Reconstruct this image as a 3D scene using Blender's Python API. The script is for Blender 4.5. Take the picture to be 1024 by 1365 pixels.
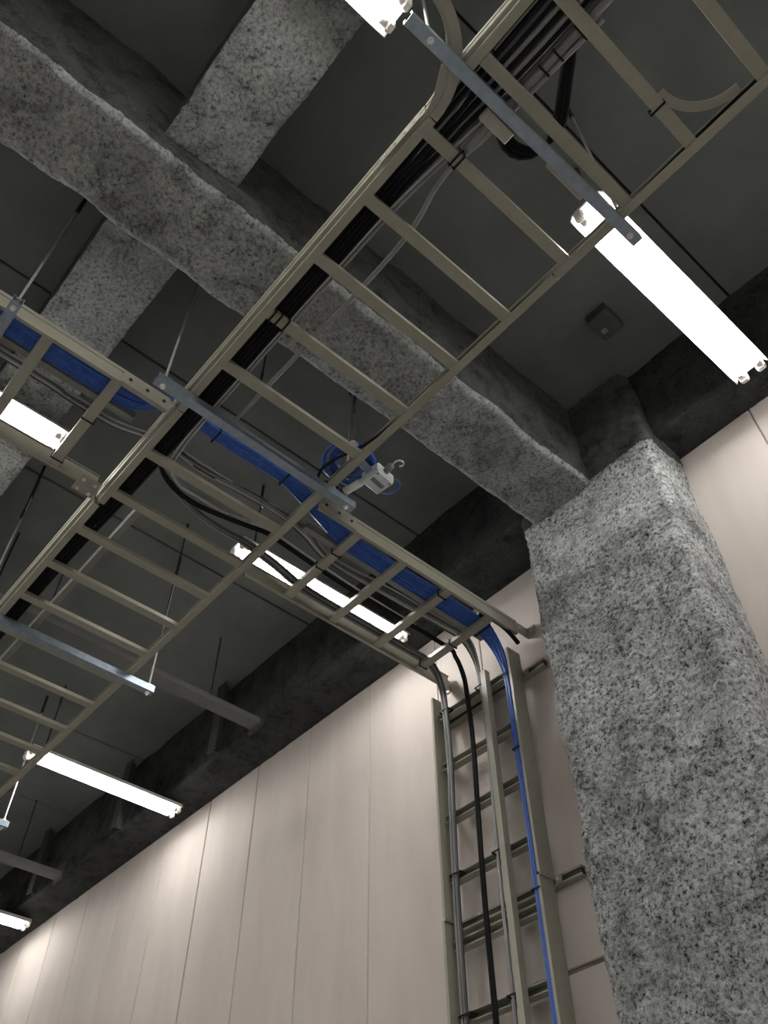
import bpy, bmesh, math, random
from mathutils import Vector, Matrix, noise

random.seed(7)
for o in list(bpy.data.objects):
    bpy.data.objects.remove(o, do_unlink=True)
scene = bpy.context.scene
COL = scene.collection
CZ = 1.5                                   # eye height above the floor

# ------------------------------------------------------------------ camera, world, exposure
RC = ((0.65853618, 0.75253328, -0.00487444),
      (-0.57103718, 0.49547059, -0.65454215),
      (-0.49014961, 0.43382318, 0.75600979))
cam = bpy.data.cameras.new('camera')
cam.sensor_fit = 'VERTICAL'
cam.sensor_height = 24.0
cam.lens = 1158.51 / 1365.0 * 24.0
cam.clip_start = 0.02
cam_o = bpy.data.objects.new('camera', cam)
COL.objects.link(cam_o)
M = Matrix.Identity(4)
for i in range(3):
    M[i][0] = RC[0][i]
    M[i][1] = -RC[1][i]
    M[i][2] = -RC[2][i]
M[2][3] = CZ
cam_o.matrix_world = M
scene.camera = cam_o

world = bpy.data.worlds.new('world')
world.use_nodes = True
world.node_tree.nodes['Background'].inputs[0].default_value = (0.02, 0.021, 0.022, 1)
world.node_tree.nodes['Background'].inputs[1].default_value = 0.3
scene.world = world
scene.view_settings.view_transform = 'Standard'
scene.view_settings.look = 'None'
scene.view_settings.gamma = 1.0
scene.view_settings.use_curve_mapping = False
scene.view_settings.exposure = 1.25
TUBE_POWER = 17.0                          # emission of the fluorescent tubes

# ------------------------------------------------------------------ materials
def nodes_of(name):
    m = bpy.data.materials.new(name)
    m.use_nodes = True
    nt = m.node_tree
    return m, nt, nt.nodes['Principled BSDF']

def noise_node(nt, scale, detail=4, rough=0.6, co=None, dist=0.0):
    n = nt.nodes.new('ShaderNodeTexNoise')
    n.inputs['Scale'].default_value = scale
    n.inputs['Detail'].default_value = detail
    n.inputs['Roughness'].default_value = rough
    n.inputs['Distortion'].default_value = dist
    if co is not None:
        nt.links.new(co, n.inputs['Vector'])
    return n

def ramp(nt, fac, stops):
    r = nt.nodes.new('ShaderNodeValToRGB')
    els = r.color_ramp.elements
    while len(els) < len(stops):
        els.new(0.5)
    for e, (p, c) in zip(els, stops):
        e.position = p
        e.color = (c[0], c[1], c[2], 1) if not isinstance(c, float) else (c, c, c, 1)
    nt.links.new(fac, r.inputs[0])
    return r

def mixrgb(nt, mode, fac, a, b):
    n = nt.nodes.new('ShaderNodeMix')
    n.data_type = 'RGBA'
    n.blend_type = mode
    if isinstance(fac, float):
        n.inputs[0].default_value = fac
    else:
        nt.links.new(fac, n.inputs[0])
    for s, v in ((6, a), (7, b)):
        if isinstance(v, tuple):
            n.inputs[s].default_value = (*v, 1)
        else:
            nt.links.new(v, n.inputs[s])
    return n.outputs[2]

def world_co(nt):
    g = nt.nodes.new('ShaderNodeNewGeometry')
    return g.outputs['Position']

def mat_plain(name, col, rough=0.6, metal=0.0, vary=0.12, scale=14.0, bump=0.0, bscale=300.0):
    m, nt, b = nodes_of(name)
    co = world_co(nt)
    n = noise_node(nt, scale, 4, 0.6, co)
    lo = tuple(c * (1 - vary) for c in col)
    hi = tuple(min(1, c * (1 + vary)) for c in col)
    r = ramp(nt, n.outputs['Fac'], [(0.3, lo), (0.7, hi)])
    nt.links.new(r.outputs[0], b.inputs['Base Color'])
    b.inputs['Roughness'].default_value = rough
    b.inputs['Metallic'].default_value = metal
    if bump:
        bn = noise_node(nt, bscale, 3, 0.6, co)
        bp = nt.nodes.new('ShaderNodeBump')
        bp.inputs['Strength'].default_value = bump
        bp.inputs['Distance'].default_value = 0.002
        nt.links.new(bn.outputs['Fac'], bp.inputs['Height'])
        nt.links.new(bp.outputs[0], b.inputs['Normal'])
    return m

def mat_spray(name, dark, mid, light, pit=0.5, rough_share=0.5):
    """crusted sprayed fireproofing: trowelled patches between pitted, cracked ones"""
    m, nt, b = nodes_of(name)
    co = world_co(nt)
    n1 = noise_node(nt, 62, 8, 0.76, co, 0.4)
    n2 = noise_node(nt, 6.5, 5, 0.6, co, 0.6)
    n3 = noise_node(nt, 190, 4, 0.7, co)
    n4 = noise_node(nt, 2.6, 4, 0.62, co, 0.8)
    n5 = noise_node(nt, 21, 4, 0.65, co, 0.8)
    pits = ramp(nt, n1.outputs['Fac'], [(pit - 0.12, dark), (pit - 0.03, mid), (pit + 0.10, light)])
    flat = ramp(nt, n5.outputs['Fac'], [(0.32, tuple(c * 0.70 for c in mid)), (0.52, mid), (0.72, tuple(0.45 * c + 0.55 * d for c, d in zip(mid, light)))])
    mask = ramp(nt, n4.outputs['Fac'], [(rough_share - 0.10, 1.0), (rough_share + 0.12, 0.25)])
    c = mixrgb(nt, 'MIX', mask.outputs[0], flat.outputs[0], pits.outputs[0])
    patch = ramp(nt, n2.outputs['Fac'], [(0.30, 0.48), (0.47, 0.84), (0.62, 1.0)])
    c = mixrgb(nt, 'MULTIPLY', 1.0, c, patch.outputs[0])
    # cracks, only here and there
    wv = nt.nodes.new('ShaderNodeVectorMath')
    wv.operation = 'MULTIPLY_ADD'
    nt.links.new(n5.outputs['Color'], wv.inputs[0])
    wv.inputs[1].default_value = (0.16, 0.16, 0.16)
    nt.links.new(co, wv.inputs[2])
    v = nt.nodes.new('ShaderNodeTexVoronoi')
    v.feature = 'DISTANCE_TO_EDGE'
    v.inputs['Scale'].default_value = 8.0
    nt.links.new(wv.outputs[0], v.inputs['Vector'])
    ck = ramp(nt, v.outputs['Distance'], [(0.0, 0.22), (0.035, 1.0)])
    cm = ramp(nt, n2.outputs['Fac'], [(0.42, 0.9), (0.56, 0.0)])
    c = mixrgb(nt, 'MULTIPLY', cm.outputs[0], c, ck.outputs[0])
    fine = ramp(nt, n3.outputs['Fac'], [(0.3, 0.80), (0.6, 1.0)])
    c = mixrgb(nt, 'MULTIPLY', 0.8, c, fine.outputs[0])
    nt.links.new(c, b.inputs['Base Color'])
    b.inputs['Roughness'].default_value = 0.95
    b.inputs['Specular IOR Level'].default_value = 0.1
    add = nt.nodes.new('ShaderNodeMath')
    add.operation = 'MULTIPLY_ADD'
    nt.links.new(n3.outputs['Fac'], add.inputs[0])
    add.inputs[1].default_value = 0.4
    nt.links.new(n1.outputs['Fac'], add.inputs[2])
    bp = nt.nodes.new('ShaderNodeBump')
    bp.inputs['Strength'].default_value = 0.9
    bp.inputs['Distance'].default_value = 0.014
    nt.links.new(add.outputs[0], bp.inputs['Height'])
    nt.links.new(bp.outputs[0], b.inputs['Normal'])
    return m

def mat_panel():
    m, nt, b = nodes_of('wall_panel_board')
    co = world_co(nt)
    mp = nt.nodes.new('ShaderNodeMapping')
    mp.inputs['Rotation'].default_value = (0, math.radians(35), 0)
    mp.inputs['Scale'].default_value = (3.0, 1.0, 0.7)
    nt.links.new(co, mp.inputs['Vector'])
    n = noise_node(nt, 1.6, 4, 0.55, mp.outputs[0], 0.4)
    r = ramp(nt, n.outputs['Fac'], [(0.35, (0.505, 0.460, 0.428)), (0.55, (0.545, 0.50, 0.465)), (0.7, (0.57, 0.527, 0.492))])
    n2 = noise_node(nt, 9.0, 3, 0.5, co)
    sp = ramp(nt, n2.outputs['Fac'], [(0.70, 0.0), (0.78, 1.0)])
    c = mixrgb(nt, 'MIX', 0.12, r.outputs[0], (0.56, 0.52, 0.50))
    n3 = nt.nodes.new('ShaderNodeMix')
    nt.links.new(c, b.inputs['Base Color'])
    nt.nodes.remove(n3)
    b.inputs['Roughness'].default_value = 0.75
    b.inputs['Specular IOR Level'].default_value = 0.25
    bn = noise_node(nt, 120, 3, 0.6, co)
    bp = nt.nodes.new('ShaderNodeBump')
    bp.inputs['Strength'].default_value = 0.12
    bp.inputs['Distance'].default_value = 0.002
    nt.links.new(bn.outputs['Fac'], bp.inputs['Height'])
    nt.links.new(bp.outputs[0], b.inputs['Normal'])
    return m

def mat_tube():
    m, nt, b = nodes_of('glowing_tube')
    b.inputs['Base Color'].default_value = (0.9, 0.9, 0.9, 1)
    b.inputs['Emission Color'].default_value = (1.0, 0.965, 0.92, 1)
    b.inputs['Emission Strength'].default_value = TUBE_POWER
    return m

MT = dict(
    slab=mat_plain('slab_dark', (0.155, 0.172, 0.168), 0.85, 0, 0.14, 3.0, 0.2, 60),
    joint=mat_plain('joint_filler', (0.22, 0.19, 0.165), 0.9, 0, 0.2, 5),
    slabjoint=mat_plain('slab_joint', (0.03, 0.03, 0.03), 0.9),
    panel=mat_panel(),
    floor=mat_plain('floor_sealed', (0.46, 0.45, 0.44), 0.55, 0, 0.1, 2.0),
    spray=mat_spray('spray_column', (0.035, 0.038, 0.040), (0.46, 0.49, 0.495), (0.80, 0.83, 0.83), 0.505, 0.66),
    spraybeam=mat_spray('spray_beam', (0.07, 0.075, 0.076), (0.40, 0.425, 0.425), (0.64, 0.67, 0.665), 0.48, 0.58),
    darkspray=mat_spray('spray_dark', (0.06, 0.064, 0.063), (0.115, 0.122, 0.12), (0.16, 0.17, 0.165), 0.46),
    steelbeam=mat_plain('beam_paint', (0.135, 0.138, 0.135), 0.7, 0, 0.08, 6),
    darkpost=mat_plain('post_paint', (0.05, 0.05, 0.05), 0.8),
    ladder=mat_plain('ladder_paint', (0.31, 0.305, 0.25), 0.40, 0.0, 0.05, 20),
    divider=mat_plain('divider_grey', (0.20, 0.202, 0.185), 0.5, 0, 0.06),
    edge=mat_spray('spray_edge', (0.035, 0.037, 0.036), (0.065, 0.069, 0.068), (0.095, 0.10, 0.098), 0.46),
    galv=mat_plain('galvanised', (0.30, 0.36, 0.42), 0.42, 0.85, 0.12, 30),
    bright=mat_plain('zinc_bright', (0.72, 0.72, 0.70), 0.35, 0.6, 0.08, 60),
    darkmetal=mat_plain('dark_fitting', (0.03, 0.03, 0.032), 0.6),
    black=mat_plain('black_sheath', (0.006, 0.006, 0.007), 0.75),
    dgrey=mat_plain('dark_grey_sheath', (0.055, 0.058, 0.062), 0.45),
    grey=mat_plain('grey_sheath', (0.22, 0.225, 0.225), 0.45),
    lgrey=mat_plain('pale_grey_sheath', (0.42, 0.42, 0.41), 0.45),
    blue=mat_plain('blue_sheath', (0.022, 0.095, 0.40), 0.42, 0, 0.25, 40),
    white=mat_plain('white_enamel', (0.80, 0.80, 0.79), 0.4, 0, 0.02),
    cap=mat_plain('socket_plastic', (0.82, 0.80, 0.77), 0.45, 0, 0.02),
    boxwhite=mat_plain('box_plastic', (0.60, 0.66, 0.67), 0.4, 0, 0.03),
    label=mat_plain('label_print', (0.16, 0.18, 0.20), 0.6),
    boxdark=mat_plain('ceiling_box_paint', (0.06, 0.063, 0.066), 0.7),
    tube=mat_tube(),
)

MT['black'].node_tree.nodes['Principled BSDF'].inputs['Specular IOR Level'].default_value = 0.25

# ------------------------------------------------------------------ building helpers
def W(p):
    return Vector((p[0], p[1], p[2] + CZ))

ROOT = {}

def thing(name, label, cat, base, group=None):
    o = bpy.data.objects.new(name, None)
    o.empty_display_size = 0.05
    COL.objects.link(o)
    o.location = W(base)
    o['label'] = label
    o['category'] = cat
    if group:
        o['group'] = group
    ROOT[o.name] = W(base)
    return o

def mesh_obj(name, verts, faces, mat, parent=None, smooth=False, origin=None):
    """verts are in room coordinates (height counted from eye level)"""
    if parent is not None:
        root = parent
        while root.parent is not None:
            root = root.parent
        og = ROOT[root.name]
        loc = Vector((0, 0, 0))
    else:
        og = W(origin) if origin is not None else W(verts[0])
        loc = og
    me = bpy.data.meshes.new(name)
    me.from_pydata([W(v) - og for v in verts], [], faces)
    me.materials.append(mat)
    if smooth:
        me.polygons.foreach_set('use_smooth', [True] * len(me.polygons))
    me.update()
    o = bpy.data.objects.new(name, me)
    COL.objects.link(o)
    o.parent = parent
    o.location = loc
    if parent is None:
        ROOT[o.name] = og
    return o

def tag(o, label, cat, group=None):
    o['label'] = label
    o['category'] = cat
    if group:
        o['group'] = group
    return o

def place(me, name, at, parent, rotz=0.0):
    """another object sharing mesh data, set at a room position"""
    o = bpy.data.objects.new(name, me)
    COL.objects.link(o)
    o.parent = parent
    root = parent
    while root.parent is not None:
        root = root.parent
    o.location = W(at) - ROOT[root.name]
    o.rotation_euler = (0, 0, rotz)
    return o

def local_mesh(name, verts, faces, mat, smooth=False):
    me = bpy.data.meshes.new(name)
    me.from_pydata(verts, [], faces)
    me.materials.append(mat)
    if smooth:
        me.polygons.foreach_set('use_smooth', [True] * len(me.polygons))
    me.update()
    return me

BOXF = [(0, 3, 2, 1), (4, 5, 6, 7), (0, 1, 5, 4), (1, 2, 6, 5), (2, 3, 7, 6), (3, 0, 4, 7)]

def boxv(x0, x1, y0, y1, z0, z1):
    return [(x0, y0, z0), (x1, y0, z0), (x1, y1, z0), (x0, y1, z0),
            (x0, y0, z1), (x1, y0, z1), (x1, y1, z1), (x0, y1, z1)]

def cbox(x0, x1, y0, y1, z0, z1, c=0.004):
    """box with chamfered edges, centred data: bmesh bevel"""
    bm = bmesh.new()
    vs = [bm.verts.new(v) for v in boxv(x0, x1, y0, y1, z0, z1)]
    for f in BOXF:
        bm.faces.new([vs[i] for i in f])
    bmesh.ops.bevel(bm, geom=list(bm.edges), offset=c, segments=1, affect='EDGES')
    bm.verts.index_update()
    V = [tuple(v.co) for v in bm.verts]
    F = [tuple(v.index for v in f.verts) for f in bm.faces]
    bm.free()
    return V, F

def join(*parts):
    V, F = [], []
    for v, f in parts:
        n = len(V)
        V += list(v)
        F += [tuple(i + n for i in q) for q in f]
    return V, F

def sweep(profile, frames, closed_ends=True):
    """profile: closed polygon of (u, v); frames: (point, u_dir, v_dir)"""
    n = len(profile)
    V, F = [], []
    for p, u, v in frames:
        p, u, v = Vector(p), Vector(u), Vector(v)
        for a, b in profile:
            V.append(tuple(p + u * a + v * b))
    for k in range(len(frames) - 1):
        for i in range(n):
            j = (i + 1) % n
            F.append((k * n + i, k * n + j, (k + 1) * n + j, (k + 1) * n + i))
    if closed_ends:
        F.append(tuple(range(n))[::-1])
        e = (len(frames) - 1) * n
        F.append(tuple(range(e, e + n)))
    return V, F

def smooth_path(pts, step=0.03):
    """Catmull-Rom through the points"""
    P = [Vector(p) for p in pts]
    if len(P) < 3:
        return P
    P = [P[0] * 2 - P[1]] + P + [P[-1] * 2 - P[-2]]
    out = []
    for i in range(1, len(P) - 2):
        a, b, c, d = P[i - 1:i + 3]
        n = max(2, min(40, int((c - b).length / step)))
        turn = (b - a).normalized().dot((c - b).normalized()) + (c - b).normalized().dot((d - c).normalized())
        if turn > 1.9995:
            n = max(1, n // 6)
        for k in range(n):
            t = k / n
            t2, t3 = t * t, t * t * t
            out.append(0.5 * ((2 * b) + (c - a) * t + (2 * a - 5 * b + 4 * c - d) * t2 + (3 * b - a - 3 * c + d) * t3))
    out.append(P[-2])
    return out

def tubev(path, r, sides=8):
    pts = [Vector(p) for p in path]
    V, F = [], []
    t = (pts[1] - pts[0]).normalized()
    up = Vector((0, 0, 1)) if abs(t.z) < 0.9 else Vector((0, 1, 0))
    n = t.cross(up).normalized()
    for k, p in enumerate(pts):
        if k == 0:
            t = (pts[1] - pts[0])
        elif k == len(pts) - 1:
            t = (pts[-1] - pts[-2])
        else:
            t = (pts[k + 1] - pts[k - 1])
        t.normalize()
        n = (n - t * n.dot(t)).normalized()
        b = t.cross(n)
        for i in range(sides):
            a = 2 * math.pi * i / sides
            V.append(tuple(p + (n * math.cos(a) + b * math.sin(a)) * r))
    m = len(pts)
    for k in range(m - 1):
        for i in range(sides):
            j = (i + 1) % sides
            F.append((k * sides + i, k * sides + j, (k + 1) * sides + j, (k + 1) * sides + i))
    F.append(tuple(range(sides))[::-1])
    F.append(tuple(range((m - 1) * sides, m * sides)))
    return V, F

def cyl(a, b, r, sides=10):
    return tubev([a, b], r, sides)

def grid_box(x0, x1, y0, y1, z0, z1, res, amp=(0.010, 0.005), freq=(4.5, 21.0), skip=(), rnd=None):
    """box whose faces are finely divided and roughened by a vector noise"""
    idx, V, F = {}, [], []
    nx = max(1, round((x1 - x0) / res)); ny = max(1, round((y1 - y0) / res)); nz = max(1, round((z1 - z0) / res))
    def vert(i, j, k):
        key = (i, j, k)
        if key not in idx:
            p = Vector((x0 + (x1 - x0) * i / nx, y0 + (y1 - y0) * j / ny, z0 + (z1 - z0) * k / nz))
            if rnd:
                for (a, b) in rnd[1]:
                    lo, hi, r = (x0, y0, z0), (x1, y1, z1), rnd[0]
                    ca = min(max(p[a], lo[a] + r), hi[a] - r)
                    cb = min(max(p[b], lo[b] + r), hi[b] - r)
                    da, db = p[a] - ca, p[b] - cb
                    if da and db:
                        f = max(abs(da), abs(db)) / math.hypot(da, db)
                        p[a], p[b] = ca + da * f, cb + db * f
            q = p + noise.noise_vector(p * freq[0]) * amp[0] * 1.6 + noise.noise_vector(p * freq[1]) * amp[1] * 1.5
            q += noise.noise_vector(p * freq[1] * 2.7 + Vector((3, 7, 1))) * amp[1] * 0.8
            idx[key] = len(V)
            V.append(tuple(q))
        return idx[key]
    def face(fn, na, nb, flip):
        for a in range(na):
            for b in range(nb):
                q = (fn(a, b), fn(a + 1, b), fn(a + 1, b + 1), fn(a, b + 1))
                F.append(q[::-1] if flip else q)
    if '-z' not in skip: face(lambda a, b: vert(a, b, 0), nx, ny, True)
    if '+z' not in skip: face(lambda a, b: vert(a, b, nz), nx, ny, False)
    if '-y' not in skip: face(lambda a, b: vert(a, 0, b), nx, nz, False)
    if '+y' not in skip: face(lambda a, b: vert(a, ny, b), nx, nz, True)
    if '-x' not in skip: face(lambda a, b: vert(0, a, b), ny, nz, True)
    if '+x' not in skip: face(lambda a, b: vert(nx, a, b), ny, nz, False)
    return V, F

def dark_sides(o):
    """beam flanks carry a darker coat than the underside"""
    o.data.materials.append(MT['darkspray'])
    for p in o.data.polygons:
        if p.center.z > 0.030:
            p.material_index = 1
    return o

def structure(o):
    o['kind'] = 'structure'
    return o

# ------------------------------------------------------------------ the setting
D = 2.88           # wall face
SL = 4.0           # underside of the slab
WT = 3.465         # top of the wall boards / underside of the edge beam
X0, X1, Y0 = -11.0, 6.6, -6.4
FL = -CZ

structure(mesh_obj('floor', boxv(X0, X1, Y0, D + 0.3, FL - 0.2, FL), BOXF, MT['floor'], origin=(X0, Y0, FL)))

def struct_root(name, base):
    o = bpy.data.objects.new(name, None)
    COL.objects.link(o)
    o.location = W(base)
    ROOT[o.name] = W(base)
    o['kind'] = 'structure'
    return o

# slab in cast strips with open joints
ceil = structure(mesh_obj('ceiling', boxv(X0, X1, Y0, D + 0.5, SL + 0.02, SL + 0.25), BOXF, MT['slabjoint'], origin=(X0, Y0, SL)))
edges = [X0, -10.36, -9.24, -8.12, -7.0, -5.86, -4.92, -3.70, -2.60, -1.48, -0.38, 0.74, 1.86, 2.98, 4.1, 5.22, X1]
for a, b in zip(edges, edges[1:]):
    V, F = cbox(a + 0.006, b - 0.006, Y0, D + 0.5, SL, SL + 0.05, 0.004)
    mesh_obj('slab_strip', V, F, MT['slab'], ceil)

# wall of upright boards
wall = structure(mesh_obj('wall_back', boxv(X0, X1, D + 0.012, D + 0.2, FL, WT + 0.3), BOXF, MT['joint'], origin=(X0, D, FL)))
bounds = [X0] + [-3.40 - 0.6 * k for k in range(12, -1, -1)] + [-2.805, -2.455, -1.83, -1.22, -0.612, -0.012, 0.588, 1.188, 1.788, 2.388, 2.988, 3.588, 4.188, 4.788, 5.388, 5.988, X1]
for a, b in zip(bounds, bounds[1:]):
    g = 0.0055 if min(abs(a + 5.2), abs(a + 4.6), abs(b + 5.2), abs(b + 4.6)) < 0.01 else 0.003
    if a >= -2.46:
        for z0, z1 in ((FL, 1.362), (1.382, WT)):
            V, F = cbox(a + g, b - g, D, D + 0.05, z0, z1, 0.003)
            mesh_obj('wall_board', V, F, MT['panel'], wall)
    else:
        V, F = cbox(a + g, b - g, D, D + 0.05, FL, WT, 0.003)
        mesh_obj('wall_board', V, F, MT['panel'], wall)
structure(mesh_obj('wall_left', boxv(X0 - 0.2, X0, Y0, D, FL, SL), BOXF, MT['panel'], origin=(X0, Y0, FL)))
structure(mesh_obj('wall_right', boxv(X1, X1 + 0.2, Y0, D, FL, SL), BOXF, MT['panel'], origin=(X1, Y0, FL)))
structure(mesh_obj('wall_front', boxv(X0, X1, Y0 - 0.2, Y0, FL, SL), BOXF, MT['panel'], origin=(X0, Y0, FL)))

# ------------------------------------------------------------------ column and beams
V, F = grid_box(-1.825, -1.008, 2.575, D + 0.02, 0.3, 3.99, 0.0092, (0.014, 0.0045), (3.6, 30.0), skip=('+y', '+z', '-z'), rnd=(0.05, ((0, 1),)))
lowV, lowF = grid_box(-1.825, -1.008, 2.575, D + 0.02, FL, 0.3, 0.06, (0.006, 0.0), (4.0, 24.0), skip=('+y', '+z'))
V, F = join((V, F), (lowV, lowF))
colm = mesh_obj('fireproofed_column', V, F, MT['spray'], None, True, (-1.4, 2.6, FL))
colm.data.materials.append(MT['darkspray'])  # shade above the level of the lights, coloured onto the column top
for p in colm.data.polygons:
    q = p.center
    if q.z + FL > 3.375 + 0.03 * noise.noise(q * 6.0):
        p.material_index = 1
tag(colm,
    'thick column coated in crusty grey sprayed fireproofing, standing against the pale wall', 'column')

V, F = grid_box(-1.745, -1.365, -2.6, 2.59, 3.355, SL + 0.01, 0.0115, (0.010, 0.0026), (4.5, 30.0), skip=('+z',), rnd=(0.03, ((0, 2),)))
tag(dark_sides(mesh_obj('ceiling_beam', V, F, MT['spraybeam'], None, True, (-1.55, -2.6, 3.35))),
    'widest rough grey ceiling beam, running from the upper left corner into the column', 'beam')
V, F = grid_box(-1.37, 2.6, 0.095, 0.425, 3.50, SL + 0.01, 0.016, (0.006, 0.003), (4.5, 26.0), skip=('+z',))
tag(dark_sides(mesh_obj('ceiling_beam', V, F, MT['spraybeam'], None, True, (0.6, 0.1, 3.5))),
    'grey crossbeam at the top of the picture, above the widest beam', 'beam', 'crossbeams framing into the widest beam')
V, F = grid_box(-5.2, -1.74, 0.095, 0.425, 3.50, SL + 0.01, 0.016, (0.006, 0.003), (4.5, 26.0), skip=('+z',))
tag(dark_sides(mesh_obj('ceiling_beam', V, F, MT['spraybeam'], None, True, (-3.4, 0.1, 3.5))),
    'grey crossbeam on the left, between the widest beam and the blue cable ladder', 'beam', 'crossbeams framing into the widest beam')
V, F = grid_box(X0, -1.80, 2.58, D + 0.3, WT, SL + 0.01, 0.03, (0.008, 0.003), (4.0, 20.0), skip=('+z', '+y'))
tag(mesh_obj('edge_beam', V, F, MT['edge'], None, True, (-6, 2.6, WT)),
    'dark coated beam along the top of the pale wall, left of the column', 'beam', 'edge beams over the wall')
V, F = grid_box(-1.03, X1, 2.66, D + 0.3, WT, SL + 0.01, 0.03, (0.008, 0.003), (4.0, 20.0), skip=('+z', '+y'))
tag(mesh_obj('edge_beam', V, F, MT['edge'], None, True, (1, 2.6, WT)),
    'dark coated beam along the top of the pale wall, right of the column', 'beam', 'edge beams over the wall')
for xc, lbl in ((-4.205, 'narrow grey steel bar running to the wall behind the lower left ladder rungs'),
                (-6.97, 'narrow grey steel bar near the lower left corner of the ceiling')):
    t = thing('steel_bar', lbl, 'beam', (xc, 1.5, 3.435), 'narrow steel bars under the ceiling')
    V, F = cbox(xc - 0.055, xc + 0.055, 0.42, 2.572, 3.435, 3.475, 0.003)
    mesh_obj('tube', V, F, MT['steelbeam'], t)
    V, F = cbox(xc - 0.085, xc + 0.085, 2.568, 2.578, 3.40, 3.56, 0.002)
    mesh_obj('end_plate', V, F, MT['darkpost'], t)
    for yy in (0.7, 2.2):
        V, F = cyl((xc, yy, 3.47), (xc, yy, SL), 0.006, 8)
        mesh_obj('hanger_rod', V, F, MT['darkmetal'], t)
for xc, lb in ((-4.63, 'dark upright post above the wall beside the end of the nearer joist'),
               (-5.95, 'dark upright post above the wall beyond the long lower light'),
               (-7.35, 'dark upright post above the wall near the lower left corner')):
    V, F = sweep([(-0.05, 0), (0.05, 0), (0.05, 0.008), (0.005, 0.01), (0.005, 0.06), (-0.005, 0.06), (-0.005, 0.01), (-0.05, 0.008)],
                 [((xc, 2.50, WT - 0.03), (1, 0, 0), (0, 1, 0)), ((xc, 2.50, SL), (1, 0, 0), (0, 1, 0))])
    tag(mesh_obj('steel_post', V, F, MT['darkpost'], None, False, (xc, 2.5, WT)), lb, 'post', 'dark posts above the wall')  # dark upright stripes drawn in front of the edge beam

# ------------------------------------------------------------------ ceiling box
t = thing('ceiling_box', 'dark square box fixed to the ceiling between the right light and the column', 'box', (-0.875, 2.28, SL - 0.07))
V, F = cbox(-0.935, -0.815, 2.205, 2.355, SL - 0.07, SL, 0.006)
mesh_obj('body', V, F, MT['boxdark'], t)
V, F = cbox(-0.915, -0.885, 2.285, 2.315, SL - 0.073, SL - 0.069, 0.001)
p = mesh_obj('tag_plate', V, F, MT['grey'], t)
p['label'] = 'small pale plate on the box'

# ------------------------------------------------------------------ fluorescent fittings
LW, LZ = 0.078, 3.40

def make_light(xc, y0, y1, label):
    t = thing('fluorescent_light', label, 'light', (xc, (y0 + y1) / 2, LZ), 'twin-tube ceiling lights')
    ym = (y0 + y1) / 2
    prof = [(-0.082, -0.004), (-0.066, 0.026), (0.066, 0.026), (0.082, -0.004), (0.085, -0.004), (0.070, 0.029), (0.050, 0.040), (-0.050, 0.040), (-0.070, 0.029), (-0.085, -0.004)]
    V, F = sweep(prof, [((xc, y0, LZ), (1, 0, 0), (0, 0, 1)), ((xc, y1, LZ), (1, 0, 0), (0, 0, 1))])
    mesh_obj('housing', V, F, MT['white'], t)
    for s in (-1, 1):
        cx = xc + s * 0.043
        V, F = cyl((cx, y0 + 0.035, LZ - 0.012), (cx, y1 - 0.035, LZ - 0.012), 0.0165, 14)
        tb = mesh_obj('tube', V, F, MT['tube'], t, True)
        for a, b in ((y0 + 0.026, y0 + 0.05), (y1 - 0.05, y1 - 0.026)):
            V, F = cyl((cx, a, LZ - 0.012), (cx, b, LZ - 0.012), 0.0178, 14)
            mesh_obj('end_cap', V, F, MT['cap'], tb, True)
        for a, b in ((y0 - 0.004, y0 + 0.026), (y1 - 0.026, y1 + 0.004)):
            V, F = cbox(cx - 0.021, cx + 0.021, a, b, LZ - 0.034, LZ + 0.026, 0.008)
            mesh_obj('socket', V, F, MT['cap'], t)
    for yy in (y0 + 0.1, y1 - 0.12):
        V, F = cyl((xc, yy, LZ + 0.037), (xc, yy, SL), 0.005, 8)
        rd = mesh_obj('hanger_rod', V, F, MT['darkmetal'], t)
        V, F = cyl((xc, yy, SL - 0.16), (xc, yy, SL), 0.009, 8)
        mesh_obj('anchor_sleeve', V, F, MT['darkmetal'], rd)
        V, F = cyl((xc, yy, LZ + 0.040), (xc, yy, LZ + 0.054), 0.014, 6)
        mesh_obj('nut', V, F, MT['bright'], rd)
    return t

make_light(-0.47, 1.50, 2.665, 'bright twin-tube light on the right, beside the column top')
make_light(-2.905, 1.52, 2.695, 'bright twin-tube light seen through the ladder carrying blue cables to the wall')
make_light(-5.40, 1.545, 2.72, 'bright twin-tube light in the lower left, near the wall top')
make_light(-7.86, 1.56, 2.745, 'bright twin-tube light cut off by the left edge, lowest of all')
make_light(-0.46, -0.67, 0.50, 'bright twin-tube light cut off by the top edge')
for k, (xx, ya, yb) in enumerate(((1.98, 1.50, 2.665), (1.99, -0.67, 0.50), (-5.38, -0.68, 0.49), (-7.85, -0.68, 0.49),
                                  (-0.46, -2.85, -1.68), (-2.9, -2.85, -1.68), (-5.38, -2.85, -1.68), (1.99, -2.85, -1.68),
                                  (4.45, 1.50, 2.665), (4.45, -0.67, 0.50), (4.45, -2.85, -1.68), (-2.9, -5.02, -3.85), (-0.46, -5.02, -3.85), (1.99, -5.02, -3.85), (4.45, -5.02, -3.85))):
    make_light(xx, ya, yb, 'twin-tube ceiling light of the same rows, outside the picture')  # unseen fittings added to light the column and lower wall
make_light(-2.895, -0.69, 0.485, 'bright twin-tube light at the left edge, behind ladder rungs')

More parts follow.
